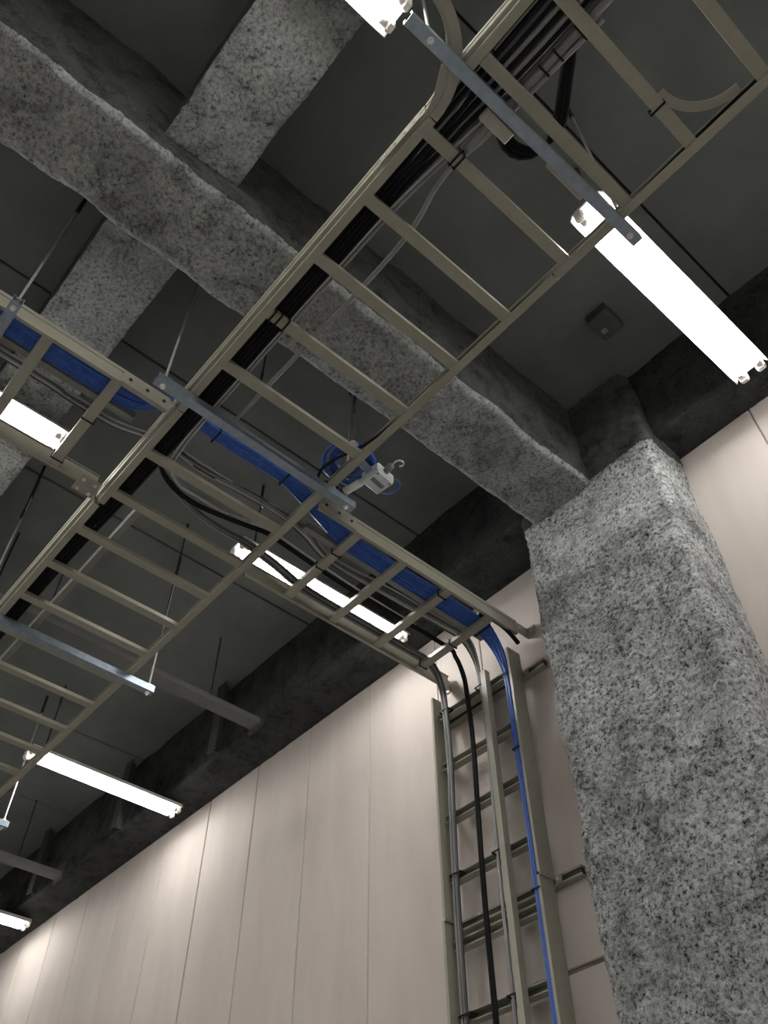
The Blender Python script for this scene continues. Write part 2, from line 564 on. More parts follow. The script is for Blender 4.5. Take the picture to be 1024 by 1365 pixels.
# ------------------------------------------------------------------ cable ladders
RAIL = [(0.014, 0), (0.046, 0), (0.046, 0.004), (0.020, 0.005), (0.020, 0.024), (0.012, 0.026), (0.012, 0.085), (0.022, 0.086), (0.022, 0.090), (0, 0.090),
        (0, 0.068), (0.006, 0.066), (0.006, 0.056), (0, 0.054), (0, 0.022), (0.014, 0.020)]
RAILC = [(0, 0), (0.016, 0), (0.016, 0.004), (0.008, 0.005), (0.008, 0.085), (0.018, 0.086), (0.018, 0.090), (0, 0.090),
         (0, 0.072), (0.005, 0.070), (0.005, 0.064), (0, 0.062)]
RUNGP = [(-0.0225, 0.0), (0.0225, 0.0), (0.0225, 0.022), (0.0105, 0.022), (0.0105, 0.019), (0.0195, 0.019), (0.0195, 0.003),
         (-0.0195, 0.003), (-0.0195, 0.019), (-0.0105, 0.019), (-0.0105, 0.022), (-0.0225, 0.022)]
ZL = 3.0

def rail(parent, pts, inward, up=(0, 0, 1), name='side_rail', mat='ladder', prof=None):
    V, F = sweep(prof or RAIL, [(p, inward, up) for p in pts])
    return mesh_obj(name, V, F, MT[mat], parent)

def bolt(parent, at, axis, r=0.007, l=0.006, mat='bright'):
    a = Vector(at)
    V, F = cyl(a, a + Vector(axis) * l, r, 6)
    return mesh_obj('bolt', V, F, MT[mat], parent)

# ladder along the room, upper right to lower left
BL, BR = 0.690, 1.472
lb = thing('cable_ladder', 'long beige cable ladder crossing diagonally from upper right to lower left', 'cable ladder', (-2.0, 1.08, ZL), 'beige cable ladders')
rail(lb, [(-0.56, BL, ZL), (-2.08, BL, ZL)], (0, 1, 0))
rail(lb, [(-2.085, BL, ZL), (-2.745, BL, ZL)], (0, 1, 0))
rail(lb, [(-2.765, BL - 0.012, ZL), (-5.0, BL - 0.012, ZL)], (0, 1, 0))
rail(lb, [(-5.005, BL, ZL), (-8.0, BL, ZL)], (0, 1, 0))
rail(lb, [(1.6, BR, ZL), (-0.66, BR, ZL)], (0, -1, 0))
rail(lb, [(-0.665, BR, ZL), (-2.05, BR, ZL)], (0, -1, 0))
rail(lb, [(-2.055, BR, ZL), (-2.80, BR, ZL)], (0, -1, 0))
rail(lb, [(-2.805, BR, ZL), (-5.3, BR, ZL)], (0, -1, 0))
rail(lb, [(-5.305, BR, ZL), (-8.0, BR, ZL)], (0, -1, 0))
V, F = sweep(RUNGP, [((0, -0.3625, 0), (1, 0, 0), (0, 0, 1)), ((0, 0.3625, 0), (1, 0, 0), (0, 0, 1))])
rung_b = local_mesh('rung', V, F, MT['ladder'])
for x in (0.83, 0.535, 0.235, -0.045, -0.318, -0.60, -0.90, -1.185, -1.482, -1.780, -2.365, -2.66, -2.96, -3.25, -3.54, -3.835, -4.13, -4.44, -4.74, -5.04, -5.34, -5.64, -5.94, -6.24, -6.54):
    place(rung_b, 'rung', (x, (BL + BR) / 2, ZL + 0.004), lb)
# tee: rail curving off to the near side, bridging rail behind it
arc = []
for k in range(13):
    a = math.radians(90 - 90 * k / 12)
    d = Vector((math.cos(a), math.sin(a), 0))
    arc.append((Vector((-0.555, 0.44, ZL)) + d * 0.25, tuple(d), (0, 0, 1)))
arc.append(((-0.305, -0.6, ZL), (1, 0, 0), (0, 0, 1)))
V, F = sweep(RAIL, arc)
mesh_obj('curved_rail', V, F, MT['ladder'], lb)
rail(lb, [(1.6, 0.670, ZL), (-0.40, 0.670, ZL)], (0, 1, 0))
# flat gusset between the curved rail and the bridging rail
V = [(-0.60, 0.70, ZL + 0.005), (-0.50, 0.672, ZL + 0.005), (-0.42, 0.628, ZL + 0.005), (-0.37, 0.66, ZL + 0.005), (-0.37, 0.694, ZL + 0.005), (-0.48, 0.715, ZL + 0.005)]
V2 = [(x, y, z + 0.003) for x, y, z in V]
n = len(V)
mesh_obj('gusset_plate', V + V2, [tuple(range(n))[::-1], tuple(range(n, 2 * n))] + [(i, (i + 1) % n, n + (i + 1) % n, n + i) for i in range(n)], MT['ladder'], lb)
# curved strip on the far side
arc = []
for k in range(11):
    a = math.radians(180 - 90 * k / 10)
    d = Vector((math.cos(a), math.sin(a), 0))
    arc.append((Vector((0.165, 1.225, ZL + 0.026)) + d * 0.165, tuple(d), (0, 0, 1)))
V, F = sweep([(0, 0), (0.032, 0), (0.032, 0.05), (0.028, 0.05), (0.028, 0.004), (0, 0.004)], arc)
mesh_obj('curved_strip', V, F, MT['ladder'], lb)
# divider on the lower left run
DIVP = [(-0.015, 0), (0.015, 0), (0.015, 0.042), (0.012, 0.042), (0.012, 0.003), (-0.012, 0.003), (-0.012, 0.042), (-0.015, 0.042)]
V, F = sweep(DIVP, [((-2.70, 0.885, ZL + 0.027), (0, 1, 0), (0, 0, 1)), ((-6.6, 0.885, ZL + 0.027), (0, 1, 0), (0, 0, 1))])
mesh_obj('divider', V, F, MT['divider'], lb)
# splice plates and bolts
def splice(parent, x0, x1, y, out, z0=ZL + 0.012, z1=ZL + 0.056):
    ys = sorted((y, y + out * 0.004))
    V, F = cbox(x0, x1, ys[0], ys[1], z0, z1, 0.001)
    s = mesh_obj('splice_plate', V, F, MT['ladder'], parent)
    for k in range(4):
        bolt(s, (x0 + (x1 - x0) * (0.14 + 0.24 * k), y + out * 0.004, (z0 + z1) / 2), (0, out, 0), 0.006, 0.004)
splice(lb, -0.78, -0.58, BL, -1)
splice(lb, -2.17, -2.02, BL, -1)
splice(lb, -5.08, -4.92, BL - 0.012, -1)
splice(lb, -0.76, -0.58, BR - 0.008, -1)
splice(lb, -2.88, -2.74, BR - 0.008, -1)

# crossing ladder, left piece
CRX, CLX = -2.118, -2.700
lc = thing('cable_ladder', 'short beige cable ladder with blue cables, meeting the long ladder from the left edge', 'cable ladder', (-2.4, -0.2, ZL), 'beige cable ladders')
rail(lc, [(CRX, -1.6, ZL), (CRX, 0.678, ZL)], (-1, 0, 0), prof=RAILC)
rail(lc, [(CLX, -1.6, ZL), (CLX, 0.66, ZL)], (1, 0, 0), prof=RAILC)
V, F = sweep(RUNGP, [((-0.283, 0, 0), (0, 1, 0), (0, 0, 1)), ((0.283, 0, 0), (0, 1, 0), (0, 0, 1))])
rung_c = local_mesh('rung', V, F, MT['ladder'])
for y in (-0.76, -0.46, -0.16, 0.148, 0.452):
    place(rung_c, 'rung', ((CRX + CLX) / 2, y, ZL + 0.004), lc)
V, F = sweep(DIVP, [((-2.262, -1.6, ZL + 0.027), (1, 0, 0), (0, 0, 1)), ((-2.275, 0.60, ZL + 0.027), (1, 0, 0), (0, 0, 1))])
mesh_obj('divider', V, F, MT['divider'], lc)
def splice_c(parent, x, out, y0, y1, nb=3):
    xs = sorted((x, x + out * 0.005))
    V, F = cbox(xs[0], xs[1], y0, y1, ZL + 0.002, ZL + 0.074, 0.001)
    s = mesh_obj('splice_plate', V, F, MT['ladder'], parent)
    for k in range(nb):
        bolt(s, (x + out * 0.005, y0 + (y1 - y0) * (0.15 + 0.7 * k / max(1, nb - 1)), ZL + 0.04), (out, 0, 0), 0.008, 0.005, 'darkmetal')
splice_c(lc, CRX, 1, 0.46, 0.685)
V, F = cbox(-2.745, -2.640, 0.575, 0.672, ZL - 0.006, ZL - 0.001, 0.001)
pl = mesh_obj('joining_plate', V, F, MT['ladder'], lc)
for dx, dy in ((0.02, 0.02), (0.08, 0.02), (0.02, 0.075), (0.08, 0.075)):
    bolt(pl, (-2.745 + dx, 0.575 + dy, ZL - 0.006), (0, 0, -1), 0.008, 0.006)

# crossing ladder, piece reaching the wall
lw = thing('cable_ladder', 'beige cable ladder with blue cables running from the long ladder to the wall', 'cable ladder', (-2.4, 2.1, ZL), 'beige cable ladders')
rail(lw, [(CRX, 1.482, ZL), (CRX, 2.80, ZL)], (-1, 0, 0), prof=RAILC)
rail(lw, [(CLX, 1.482, ZL), (CLX, 2.852, ZL)], (1, 0, 0), prof=RAILC)
for y in (1.728, 2.012, 2.312, 2.612):
    place(rung_c, 'rung', ((CRX + CLX) / 2, y, ZL + 0.004), lw)
V, F = sweep(DIVP, [((-2.285, 1.52, ZL + 0.027), (1, 0, 0), (0, 0, 1)), ((-2.292, 2.72, ZL + 0.027), (1, 0, 0), (0, 0, 1))])
mesh_obj('divider', V, F, MT['divider'], lw)
splice_c(lw, CRX, 1, 1.485, 1.70)
# angle brackets that fix the rails to the wall
for xr, s in ((CRX, 1), (CLX, -1)):
    V, F = join(cbox(min(xr, xr + s * 0.004), max(xr, xr + s * 0.004), D - 0.10, D - 0.002, ZL + 0.006, ZL + 0.075, 0.001),
                cbox(min(xr, xr + s * 0.055), max(xr, xr + s * 0.055), D - 0.007, D - 0.002, ZL + 0.006, ZL + 0.075, 0.001))
    br = mesh_obj('wall_bracket', V, F, MT['ladder'], lw)
    bolt(br, (xr + s * 0.032, D - 0.007, ZL + 0.04), (0, -1, 0), 0.009, 0.008)
    bolt(br, (xr + s * 0.004, D - 0.07, ZL + 0.04), (s, 0, 0), 0.007, 0.006)

# upright ladder on the wall
YF = 2.752
lv = thing('wall_ladder', 'upright beige cable ladder fixed to the pale wall beside the column', 'cable ladder', (-2.4, 2.8, 0.0), 'beige cable ladders')
RAILV = [(0, 0), (0.014, 0), (0.014, 0.004), (0.006, 0.005), (0.006, 0.085), (0.014, 0.086), (0.014, 0.090), (0, 0.090)]
RUNGV = [(-0.020, 0.0), (0.020, 0.0), (0.020, 0.044), (0.0155, 0.044), (0.0155, 0.041), (0.0175, 0.041), (0.0175, 0.003),
         (-0.0175, 0.003), (-0.0175, 0.041), (-0.0155, 0.041), (-0.0155, 0.044), (-0.020, 0.044)]
def vrail(x, z0, z1, s, y=YF):
    V, F = sweep(RAILV, [((x, y + 0.09, z0), (-s, 0, 0), (0, -1, 0)), ((x, y + 0.09, z1), (-s, 0, 0), (0, -1, 0))])
    return mesh_obj('side_rail', V, F, MT['ladder'], lv)
for x, s in ((-2.163, 1), (-2.722, 1)):
    vrail(x, 1.728, 2.915, s)
    vrail(x - 0.006, 0.0, 1.716, s)
    V, F = cbox(x - 0.004, x + 0.004, YF - 0.003, YF + 0.087, 1.712, 1.735, 0.001)
    mesh_obj('joint_strap', V, F, MT['ladder'], lv)
V, F = sweep(RUNGV, [((-0.274, 0, 0), (0, 0, 1), (0, -1, 0)), ((0.274, 0, 0), (0, 0, 1), (0, -1, 0))])
rung_v = local_mesh('rung', V, F, MT['ladder'])
for z in (2.80, 2.492, 2.205, 1.905, 1.61, 1.318, 1.02, 0.72, 0.42):
    place(rung_v, 'rung', (-2.4455, YF + 0.083, z), lv)
CH = [(-0.016, 0), (0.016, 0), (0.016, -0.036), (0.013, -0.036), (0.013, -0.003), (-0.013, -0.003), (-0.013, -0.036), (-0.016, -0.036)]
V, F = sweep(CH, [((-2.347, YF - 0.002, 0.0), (1, 0, 0), (0, -1, 0)), ((-2.347, YF - 0.002, 2.87), (1, 0, 0), (0, -1, 0))])
mesh_obj('divider', V, F, MT['ladder'], lv)
STR = [(-0.0205, 0), (0.0205, 0), (0.0205, 0.041), (0.0115, 0.041), (0.0115, 0.033), (0.0145, 0.033), (0.0145, 0.038), (0.018, 0.038), (0.018, 0.0025),
       (-0.018, 0.0025), (-0.018, 0.038), (-0.0145, 0.038), (-0.0145, 0.033), (-0.0115, 0.033), (-0.0115, 0.041), (-0.0205, 0.041)]
for z in (2.785, 1.712):
    V, F = sweep(STR, [((-2.80, D - 0.001, z), (0, 0, 1), (0, -0.8, 0)), ((-2.025, D - 0.001, z), (0, 0, 1), (0, -0.8, 0))])
    w = mesh_obj('wall_channel', V, F, MT['ladder'], lv)
    V, F = cbox(-2.79, -2.028, D - 0.029, D - 0.006, z - 0.0135, z + 0.0135, 0.002)
    mesh_obj('channel_plug', V, F, MT['darkmetal'], w)  # dark bar in the slot, painting the deep shade inside the channel
    for x, s in ((-2.160, 1), (-2.738, -1)):
        V, F = cbox(min(x, x + s * 0.035), max(x, x + s * 0.035), D - 0.040, D - 0.034, z - 0.018, z + 0.018, 0.001)
        c = mesh_obj('rail_clip', V, F, MT['ladder'], lv)
        bolt(c, (x + s * 0.018, D - 0.040, z), (0, -1, 0), 0.007, 0.008)
for z in (1.79, 1.70, 2.85, 2.74, 2.64):
    bolt(lv, (-2.7285, YF + 0.03, z), (-1, 0, 0), 0.007, 0.010, 'bright')
    bolt(lv, (-2.163, YF + 0.045, z), (1, 0, 0), 0.007, 0.003, 'ladder')

# ------------------------------------------------------------------ trapeze hangers (strut channel on rods)
def hanger(label, p0, p1, rods, z=2.956, extra=None):
    """channel from p0 to p1 (x, y) just under the ladder, rods = [(x, y, top_dx, top_dy)]"""
    t = thing('trapeze_hanger', label, 'hanger', ((p0[0] + p1[0]) / 2, (p0[1] + p1[1]) / 2, z), 'steel channel hangers')
    d = Vector((p1[0] - p0[0], p1[1] - p0[1], 0)).normalized()
    side = Vector((d.y, -d.x, 0))
    V, F = sweep(STR, [((p0[0], p0[1], z), tuple(side), (0, 0, 1)), ((p1[0], p1[1], z), tuple(side), (0, 0, 1))])
    ch = mesh_obj('channel', V, F, MT['galv'], t)
    for x, y, tx, ty in rods:
        top = Vector((x + tx, y + ty, SL))
        bot = Vector((x, y, z - 0.022))
        u = (top - bot)
        V, F = tubev([bot, bot + u * 0.5, top], 0.0055, 8)
        rd = mesh_obj('rod', V, F, MT['bright'], t)
        V, F = tubev([bot + u * 0.86, top], 0.010, 8)
        mesh_obj('anchor_sleeve', V, F, MT['darkmetal'], rd)
        for za in (z - 0.012, z + 0.043):
            q = bot + u * ((za - bot.z) / u.z)
            V, F = cyl(q, q + Vector((0, 0, 0.011)), 0.012, 6)
            mesh_obj('nut', V, F, MT['bright'], rd)
        V, F = cbox(x - 0.019, x + 0.019, y - 0.019, y + 0.019, z + 0.0415, z + 0.0445, 0.0008)
        mesh_obj('washer', V, F, MT['bright'], rd)
    return t

h1 = hanger('bluish steel channel under the long ladder, its end crossing the right light', (-0.388, 0.455), (-0.372, 1.545), [(-0.375, 1.500, 0.06, -0.16), (-0.385, 0.545, 0.0, 0.0)])
V, F = cbox(-0.452, -0.408, 0.825, 0.945, 2.962, 2.996, 0.002)
mesh_obj('packing_plate', V, F, MT['ladder'], h1)
V, F = cbox(-0.412, -0.394, 1.105, 1.275, 2.962, 2.992, 0.002)
mesh_obj('packing_plate', V, F, MT['ladder'], h1)
hanger('bluish steel channel at the left edge under the short blue-cable ladder', (-2.035, -0.012), (-2.82, -0.012), [(-2.062, -0.012, 0.0, 0.0), (-2.78, -0.012, 0, 0)])
h3 = hanger('bluish steel channel under the long ladder where the blue cables cross', (-1.992, 0.555), (-2.003, 1.585), [(-1.992, 0.590, 0.0, 0.0), (-2.003, 1.545, 0, 0)])
hanger('bluish steel channel with a bright tip under the lower left ladder rungs', (-3.745, 0.50), (-3.745, 1.605), [(-3.745, 1.575, 0.0, 0.0), (-3.745, 0.60, 0, 0)])
hanger('steel channel end with its rod at the left edge above the lowest light', (-5.60, 0.50), (-5.60, 1.635), [(-5.60, 1.600, 0.0, 0.0), (-5.60, 0.60, 0, 0)])
# single rod picking up a rung beside the small white box
t = thing('rung_hanger', 'thin rod holding a ladder rung beside the blue coil', 'hanger', (-1.765, 1.385, 3.03))
V, F = cyl((-1.765, 1.385, 3.03), (-1.765, 1.385, SL), 0.005, 8)
mesh_obj('rod', V, F, MT['darkmetal'], t)
V, F = cyl((-1.765, 1.385, 3.28), (-1.765, 1.385, 3.50), 0.009, 8)
mesh_obj('sleeve', V, F, MT['darkmetal'], t)
V, F = join(cbox(-1.785, -1.745, 1.367, 1.403, 3.027, 3.032, 0.001), cyl((-1.765, 1.385, 3.032), (-1.765, 1.385, 3.05), 0.014, 6))
mesh_obj('clamp', V, F, MT['bright'], t)
# ceiling rods further back
for (x, y, zb, lbl) in ((-3.459, 1.451, 3.09, 'long dark rod from the ceiling to the far rail above the lower left channel'),
                        (-4.072, 1.005, 3.50, 'dark ceiling rod seen between rungs beside the lower black bundle'),
                        (-3.622, 0.577, 3.54, 'dark ceiling rod in the gap below the left light'),
                        (-2.104, 1.069, 3.62, 'short dark ceiling rod behind the widest beam near the tied rung')):
    t = thing('ceiling_rod', lbl, 'rod', (x, y, zb), 'dark ceiling rods')
    V, F = cyl((x, y, zb), (x, y, SL), 0.0045, 8)
    mesh_obj('rod', V, F, MT['darkmetal'], t)
    V, F = cyl((x, y, SL - 0.12), (x, y, SL), 0.008, 8)
    mesh_obj('anchor_sleeve', V, F, MT['darkmetal'], t)
    V, F = cyl((x, y, zb + 0.02), (x, y, zb + 0.07), 0.008, 8)
    mesh_obj('coupler', V, F, MT['darkmetal'], t)

# ------------------------------------------------------------------ cables
def cable(name, pts, r, mat, label, group, step=0.03, sides=8, wob=0.0):
    if wob:
        pts = [(p[0] + random.uniform(-wob, wob), p[1] + random.uniform(-wob, wob), p[2] + random.uniform(0, wob)) for p in pts]
    V, F = tubev(smooth_path(pts, step), r, sides)
    o = mesh_obj(name, V, F, MT[mat], None, True, pts[0])
    return tag(o, label, 'cable', group)

ZR = ZL + 0.028     # top of the rungs
HO = ZL + 0.104     # height at which the crossing runs clear the rails

# black bundle on the long ladder
spread = [0.722, 0.742, 0.760, 0.778, 0.797, 0.815, 0.832, 0.850, 0.866]
mats = ['black', 'black', 'dgrey', 'black', 'grey', 'black', 'grey', 'black', 'dgrey']
slots = [(0.745, 0), (0.7615, 0), (0.756, 1), (0.778, 0), (0.773, 1), (0.7945, 0), (0.791, 1), (0.811, 0), (0.806, 1)]
for k in range(9):
    r = 0.0085
    y0 = spread[k]
    ys, ly = slots[k]
    zz = ZR + r + ly * 0.0155
    pts = [(1.5, y0, ZR + r), (0.3, y0, ZR + r), (-0.25, y0 + random.uniform(-0.006, 0.006), ZR + r), (-0.50, 0.5 * (y0 + ys) + random.uniform(-0.005, 0.005), zz),
           (-0.85, ys, zz), (-1.2, ys, zz), (-1.5, ys, zz), (-2.0, ys, zz), (-2.6, ys - 0.006, zz), (-3.2, ys - 0.02, zz), (-4.0, ys - 0.02, zz), (-6.6, ys - 0.02, zz)]
    if ly == 1 and k > 4:   # outermost ones turn off to the wall before the far end
        pts = pts[:8] + [(-2.25, 0.79, zz + 0.008), (-2.37, 0.80, zz + 0.012)]
    cable('power_cable', pts, r, mats[k],
          '%s cable in the dense bundle along the near rail of the long ladder' % {'black': 'black', 'dgrey': 'dark grey', 'grey': 'grey'}[mats[k]], 'cables of the dense bundle')
# light cables between the black ones near the upper right
for k, (y0, m) in enumerate(((0.751, 'grey'), (0.788, 'grey'), (0.823, 'grey'), (0.858, 'lgrey'), (0.806, 'dgrey'), (0.770, 'dgrey'))):
    z = ZR + 0.0235
    r = 0.0045 if k < 4 else 0.008
    pts = [(1.5, y0, z), (0.2, y0 + 0.004, z), (-0.3, y0, z), (-0.55, 0.755 + 0.35 * (y0 - 0.75) + 0.03, z + 0.02), (-0.9, 0.765 + 0.02 * k / 3, z + 0.025), (-1.6, 0.77 + 0.02 * k / 3, z + 0.02), (-2.4, 0.765, z + 0.02)]
    cable('thin_cable', pts, r, m, 'thin grey cable laid between the black ones in the upper right', 'thin grey cables of the dense bundle')
# thick grey pair on the far side of the bundle
cable('grey_conduit', [(1.5, 0.895, ZR + 0.02), (0.2, 0.893, ZR + 0.02), (-0.2, 0.892, ZR + 0.02), (-0.5, 0.885, ZR + 0.02), (-0.56, 0.883, ZR + 0.018)], 0.0185, 'grey',
      'thick pale grey cable tied along the bundle at the top', None)
cable('grey_cable', [(0.0, 0.925, ZR + 0.012), (-0.45, 0.905, ZR + 0.012), (-0.60, 0.888, ZR + 0.012), (-0.72, 0.892, ZR + 0.011), (-0.9, 0.932, ZR + 0.011), (-1.18, 0.942, ZR + 0.011), (-1.55, 0.936, ZR + 0.011), (-1.98, 0.930, ZR + 0.012), (-2.06, 0.95, ZL + 0.125), (-2.13, 1.05, ZL + 0.146), (-2.155, 1.25, ZL + 0.142), (-2.185, 1.46, ZL + 0.148), (-2.22, 1.75, ZR + 0.045), (-2.225, 2.4, ZR + 0.042)], 0.0095, 'grey',
      'single grey cable wandering along the middle of the long ladder', None)
for k, (dy, dz) in enumerate(((0.0, 0.0), (0.014, 0.0))):
    cable('pale_cable', [(-0.35, 0.87 + dy, ZR + 0.03), (-0.56, 0.85 + dy, ZR + 0.02), (-0.84, 0.824 + dy, ZR + 0.008), (-1.15, 0.82 + dy, ZR + 0.008), (-1.46, 0.818 + dy, ZR + 0.008), (-1.85, 0.82 + dy, ZR + 0.008), (-2.1, 0.818 + dy, ZR + 0.008), (-2.32, 0.832 + dy, ZR + 0.012), (-2.42, 0.875, ZR + 0.03 + dy), (-2.47, 0.95, ZR + 0.03 + dy), (-2.482, 1.06, ZR + 0.040 + dy), (-2.488, 1.22, ZR + 0.055), (-2.49, 1.36, HO + 0.018), (-2.48, 1.45, HO + 0.028), (-2.474, 1.58, HO + 0.006), (-2.466, 1.97, ZR + 0.04), (-2.47, 2.4, ZR + 0.035)],
          0.006, 'grey' if k else 'lgrey', ('pale thin cable hugging the black bundle on the long ladder', 'grey thin cable just outside the pale one hugging the black bundle')[k], 'pale cables beside the bundle')

# black slack loop by the upper right channel
for k in range(3):
    e = 0.019 * k
    cable('slack_cable', [(0.3, 0.845 + e, ZR + 0.03), (0.05, 0.855 + e, ZR + 0.035), (-0.09 + e * 0.6, 0.895 + e * 0.3, ZR + 0.07), (-0.20 + e * 0.7, 0.97 + e * 0.3, ZR + 0.05), (-0.318 + e * 0.5, 1.06 + e * 0.5, ZR + 0.035), (-0.40, 1.085 - e * 0.3, ZR + 0.03), (-0.462 + e * 0.8, 1.045 - e * 0.4, ZR + 0.03), (-0.475 + e * 0.9, 0.98, ZR + 0.03), (-0.44 + e * 0.7, 0.91, ZR + 0.035), (-0.37, 0.86, ZR + 0.04), (-0.20, 0.845, ZR + 0.05)],
          0.0105, 'black', ('outermost', 'middle', 'innermost')[k] + ' of three thick black cables in a slack loop beside the upper right channel', 'black slack cables')

# blue network cables: along the crossing ladder, over the long one, down the wall
nb = 0
for ly in range(2):
    for i in range(9 - ly):
        u = (i - (8 - ly) / 2) / 4.0              # -1..1
        w = 0.046
        r = 0.0062
        z = ZR + r + ly * 0.0105
        zo = ZL + 0.098 + r + ly * 0.0105
        a = 2 * math.pi * (nb * 0.618)
        cr = 0.0155 * math.sqrt((nb + 0.5) / 17)
        cx, cy = cr * math.cos(a), cr * math.sin(a) * 0.8
        j = lambda s=0.004: random.uniform(-s, s)
        pts = [(-2.196 - u * w, -1.5, z), (-2.196 - u * w, 0.0, z), (-2.200 - u * w + j(), 0.35, z), (-2.196 - u * w + j(), 0.56, z + 0.02), (-2.172 - u * w * 0.75, 0.66, zo), (-2.150 - u * w * 0.6, 0.78, zo + 0.003),
               (-2.150 - u * w * 0.55, 0.93, zo - 0.01), (-2.145 - u * w * 0.6 + j(), 1.12, zo - 0.012), (-2.155 - u * w * 0.6 + j(0.006), 1.30, zo - 0.004), (-2.185 - u * w * 0.7 + j(0.006), 1.45, zo + 0.004), (-2.215 - u * w * 0.8, 1.58, zo - 0.012),
               (-2.222 - u * w, 1.75, z + 0.004), (-2.226 - u * w + j(), 2.05, z), (-2.228 - u * w + j(), 2.33, z), (-2.232 - u * w * 0.9, 2.60, z + 0.004), (-2.232 - u * w * 0.8, 2.68 + ly * 0.01, z - 0.012),
               (-2.228 - u * w * 0.62, 2.742 + cy * 0.4, 2.955), (-2.214 - u * w * 0.45, 2.762 + cy * 0.6, 2.86), (-2.204 - cx, 2.770 + cy, 2.755), (-2.199 - cx, 2.770 + cy, 2.52), (-2.196 - cx * 0.8, 2.770 + cy, 2.12), (-2.197 - cx * 0.8, 2.770 + cy, 1.68), (-2.196 - cx * 0.8, 2.770 + cy, 1.3), (-2.198 - cx, 2.770 + cy, 0.8), (-2.2 - cx, 2.770 + cy, 0.1)]
        cable('network_cable', pts, r, 'blue', 'blue network cable in the bundle crossing the long ladder and dropping down the wall', 'blue network cables of the bundle', 0.035, 7)
        nb += 1

def over(pts_left, xv, zt, dy=0.0):
    """end of a run: over the last rung, bending down onto the upright ladder"""
    x = pts_left[-1][0]
    return pts_left + [(x, 2.60, ZR + 0.012), (x * 0.6 + xv * 0.4, 2.69, ZR - 0.01), (x * 0.3 + xv * 0.7, 2.75 + dy, 2.93), (xv, 2.775 + dy, 2.80), (xv, 2.785 + dy, 2.5), (xv - 0.012, 2.785 + dy, 2.12), (xv - 0.02, 2.785 + dy, 1.74), (xv - 0.02, 2.785 + dy, 1.3), (xv - 0.02, 2.785 + dy, 0.8), (xv - 0.02, 2.785 + dy, 0.1)]

HO = ZL + 0.104
# two thick black cables turning out of the bundle
for k in range(2):
    e = 0.012 * k
    pts = [(-1.9, 0.80, ZR + 0.045), (-2.2, 0.79 + e * .3, ZR + 0.05), (-2.366 - e * .4, 0.80, ZR + 0.05), (-2.446 - e * .8, 0.84, ZR + 0.045), (-2.492 - e, 0.935, ZR + 0.03), (-2.496 - e, 1.06, ZR + 0.013), (-2.486 - e, 1.22, ZR + 0.03), (-2.488 - e, 1.36, HO - 0.01), (-2.476 - e, 1.45, HO), (-2.47 - e, 1.58, HO - 0.02), (-2.46 - e, 1.97, ZR + 0.013)]
    cable('power_cable', over(pts, -2.482 - e * 0.9, 0, -0.004 * k), 0.0076, 'black',
          ('right' if k == 0 else 'left') + ' one of two thick black cables running down the middle of the wall ladder', 'black cables on the wall ladder')
# dark group keeping to the lower rail
for k in range(4):
    e = 0.013 * k
    pts = [(-2.3, 0.79, ZR + 0.075), (-2.45, 0.83, ZR + 0.07), (-2.51 - e * .5, 0.95, ZR + 0.055), (-2.545 - e * .5, 1.10, ZR + 0.03), (-2.575 - e * .6, 1.26, ZR + 0.05), (-2.588 - e * .8, 1.38, HO), (-2.594 - e, 1.46, HO + 0.004), (-2.596 - e, 1.60, HO - 0.02), (-2.598 - e, 1.80, ZR + 0.012), (-2.60 - e, 2.2, ZR + 0.01), (-2.602 - e, 2.45, ZR + 0.01)]
    cable('grey_cable', over(pts, -2.632 - e * 0.9 + random.uniform(-.003, .003), 0, random.uniform(-0.012, 0.0)), 0.0062 if k else 0.008, ('dgrey', 'grey', 'dgrey', 'grey')[k],
          ('rightmost', 'second from the right', 'third from the right', 'leftmost')[k] + ' of four grey cables along the left rail of the wall ladder', 'grey cables along the left rail of the wall ladder')
# grey group in the middle, left of the divider
for k in range(5):
    e = 0.0135 * k
    j = lambda s=0.012: random.uniform(-s, s)
    pts = [(-2.315 - e * .8, -1.5, ZR + 0.008), (-2.318 - e * .7, 0.1, ZR + 0.008), (-2.325 - e * .6 + j(), 0.34, ZR + 0.008), (-2.345 - e * .6, 0.55, ZR + 0.03), (-2.345 - e * .6, 0.70, HO), (-2.33 - e * .7, 0.82, HO + 0.002), (-2.32 - e + j(), 1.0, HO - 0.005), (-2.315 - e + j(), 1.22, HO - 0.008), (-2.312 - e + j(), 1.42, HO), (-2.32 - e, 1.58, HO - 0.02), (-2.345 - e + j(), 1.75, ZR + 0.008), (-2.335 - e + j(), 2.1, ZR + 0.008), (-2.322 - e, 2.48, ZR + 0.008)]
    cable('grey_cable', over(pts, -2.374 - e * 0.5, 0, -0.012 + 0.005 * k), 0.0052, ('grey', 'dgrey', 'grey', 'lgrey', 'dgrey')[k],
          ('rightmost', 'second from the right', 'middle', 'second from the left', 'leftmost')[k] + ' of five grey cables just left of the wall ladder divider', 'grey cables left of the divider')
# thin black cable lying in the far rail
cable('thin_black_cable', [(1.4, 1.432, ZR + 0.006), (0.1, 1.434, ZR + 0.006), (-0.4, 1.446, ZR + 0.004), (-0.9, 1.440, ZR + 0.004), (-1.2, 1.442, ZR + 0.004), (-1.48, 1.446, ZR + 0.004), (-1.70, 1.430, ZR + 0.006), (-1.79, 1.408, ZR + 0.006), (-1.88, 1.376, ZR + 0.006), (-1.96, 1.366, ZR + 0.004), (-2.01, 1.388, ZR - 0.002), (-2.03, 1.43, ZR + 0.03), (-2.04, 1.47, ZR + 0.075), (-2.05, 1.53, ZR + 0.085)], 0.0065, 'black',
      'thin black cable lying along the far rail of the long ladder', None)

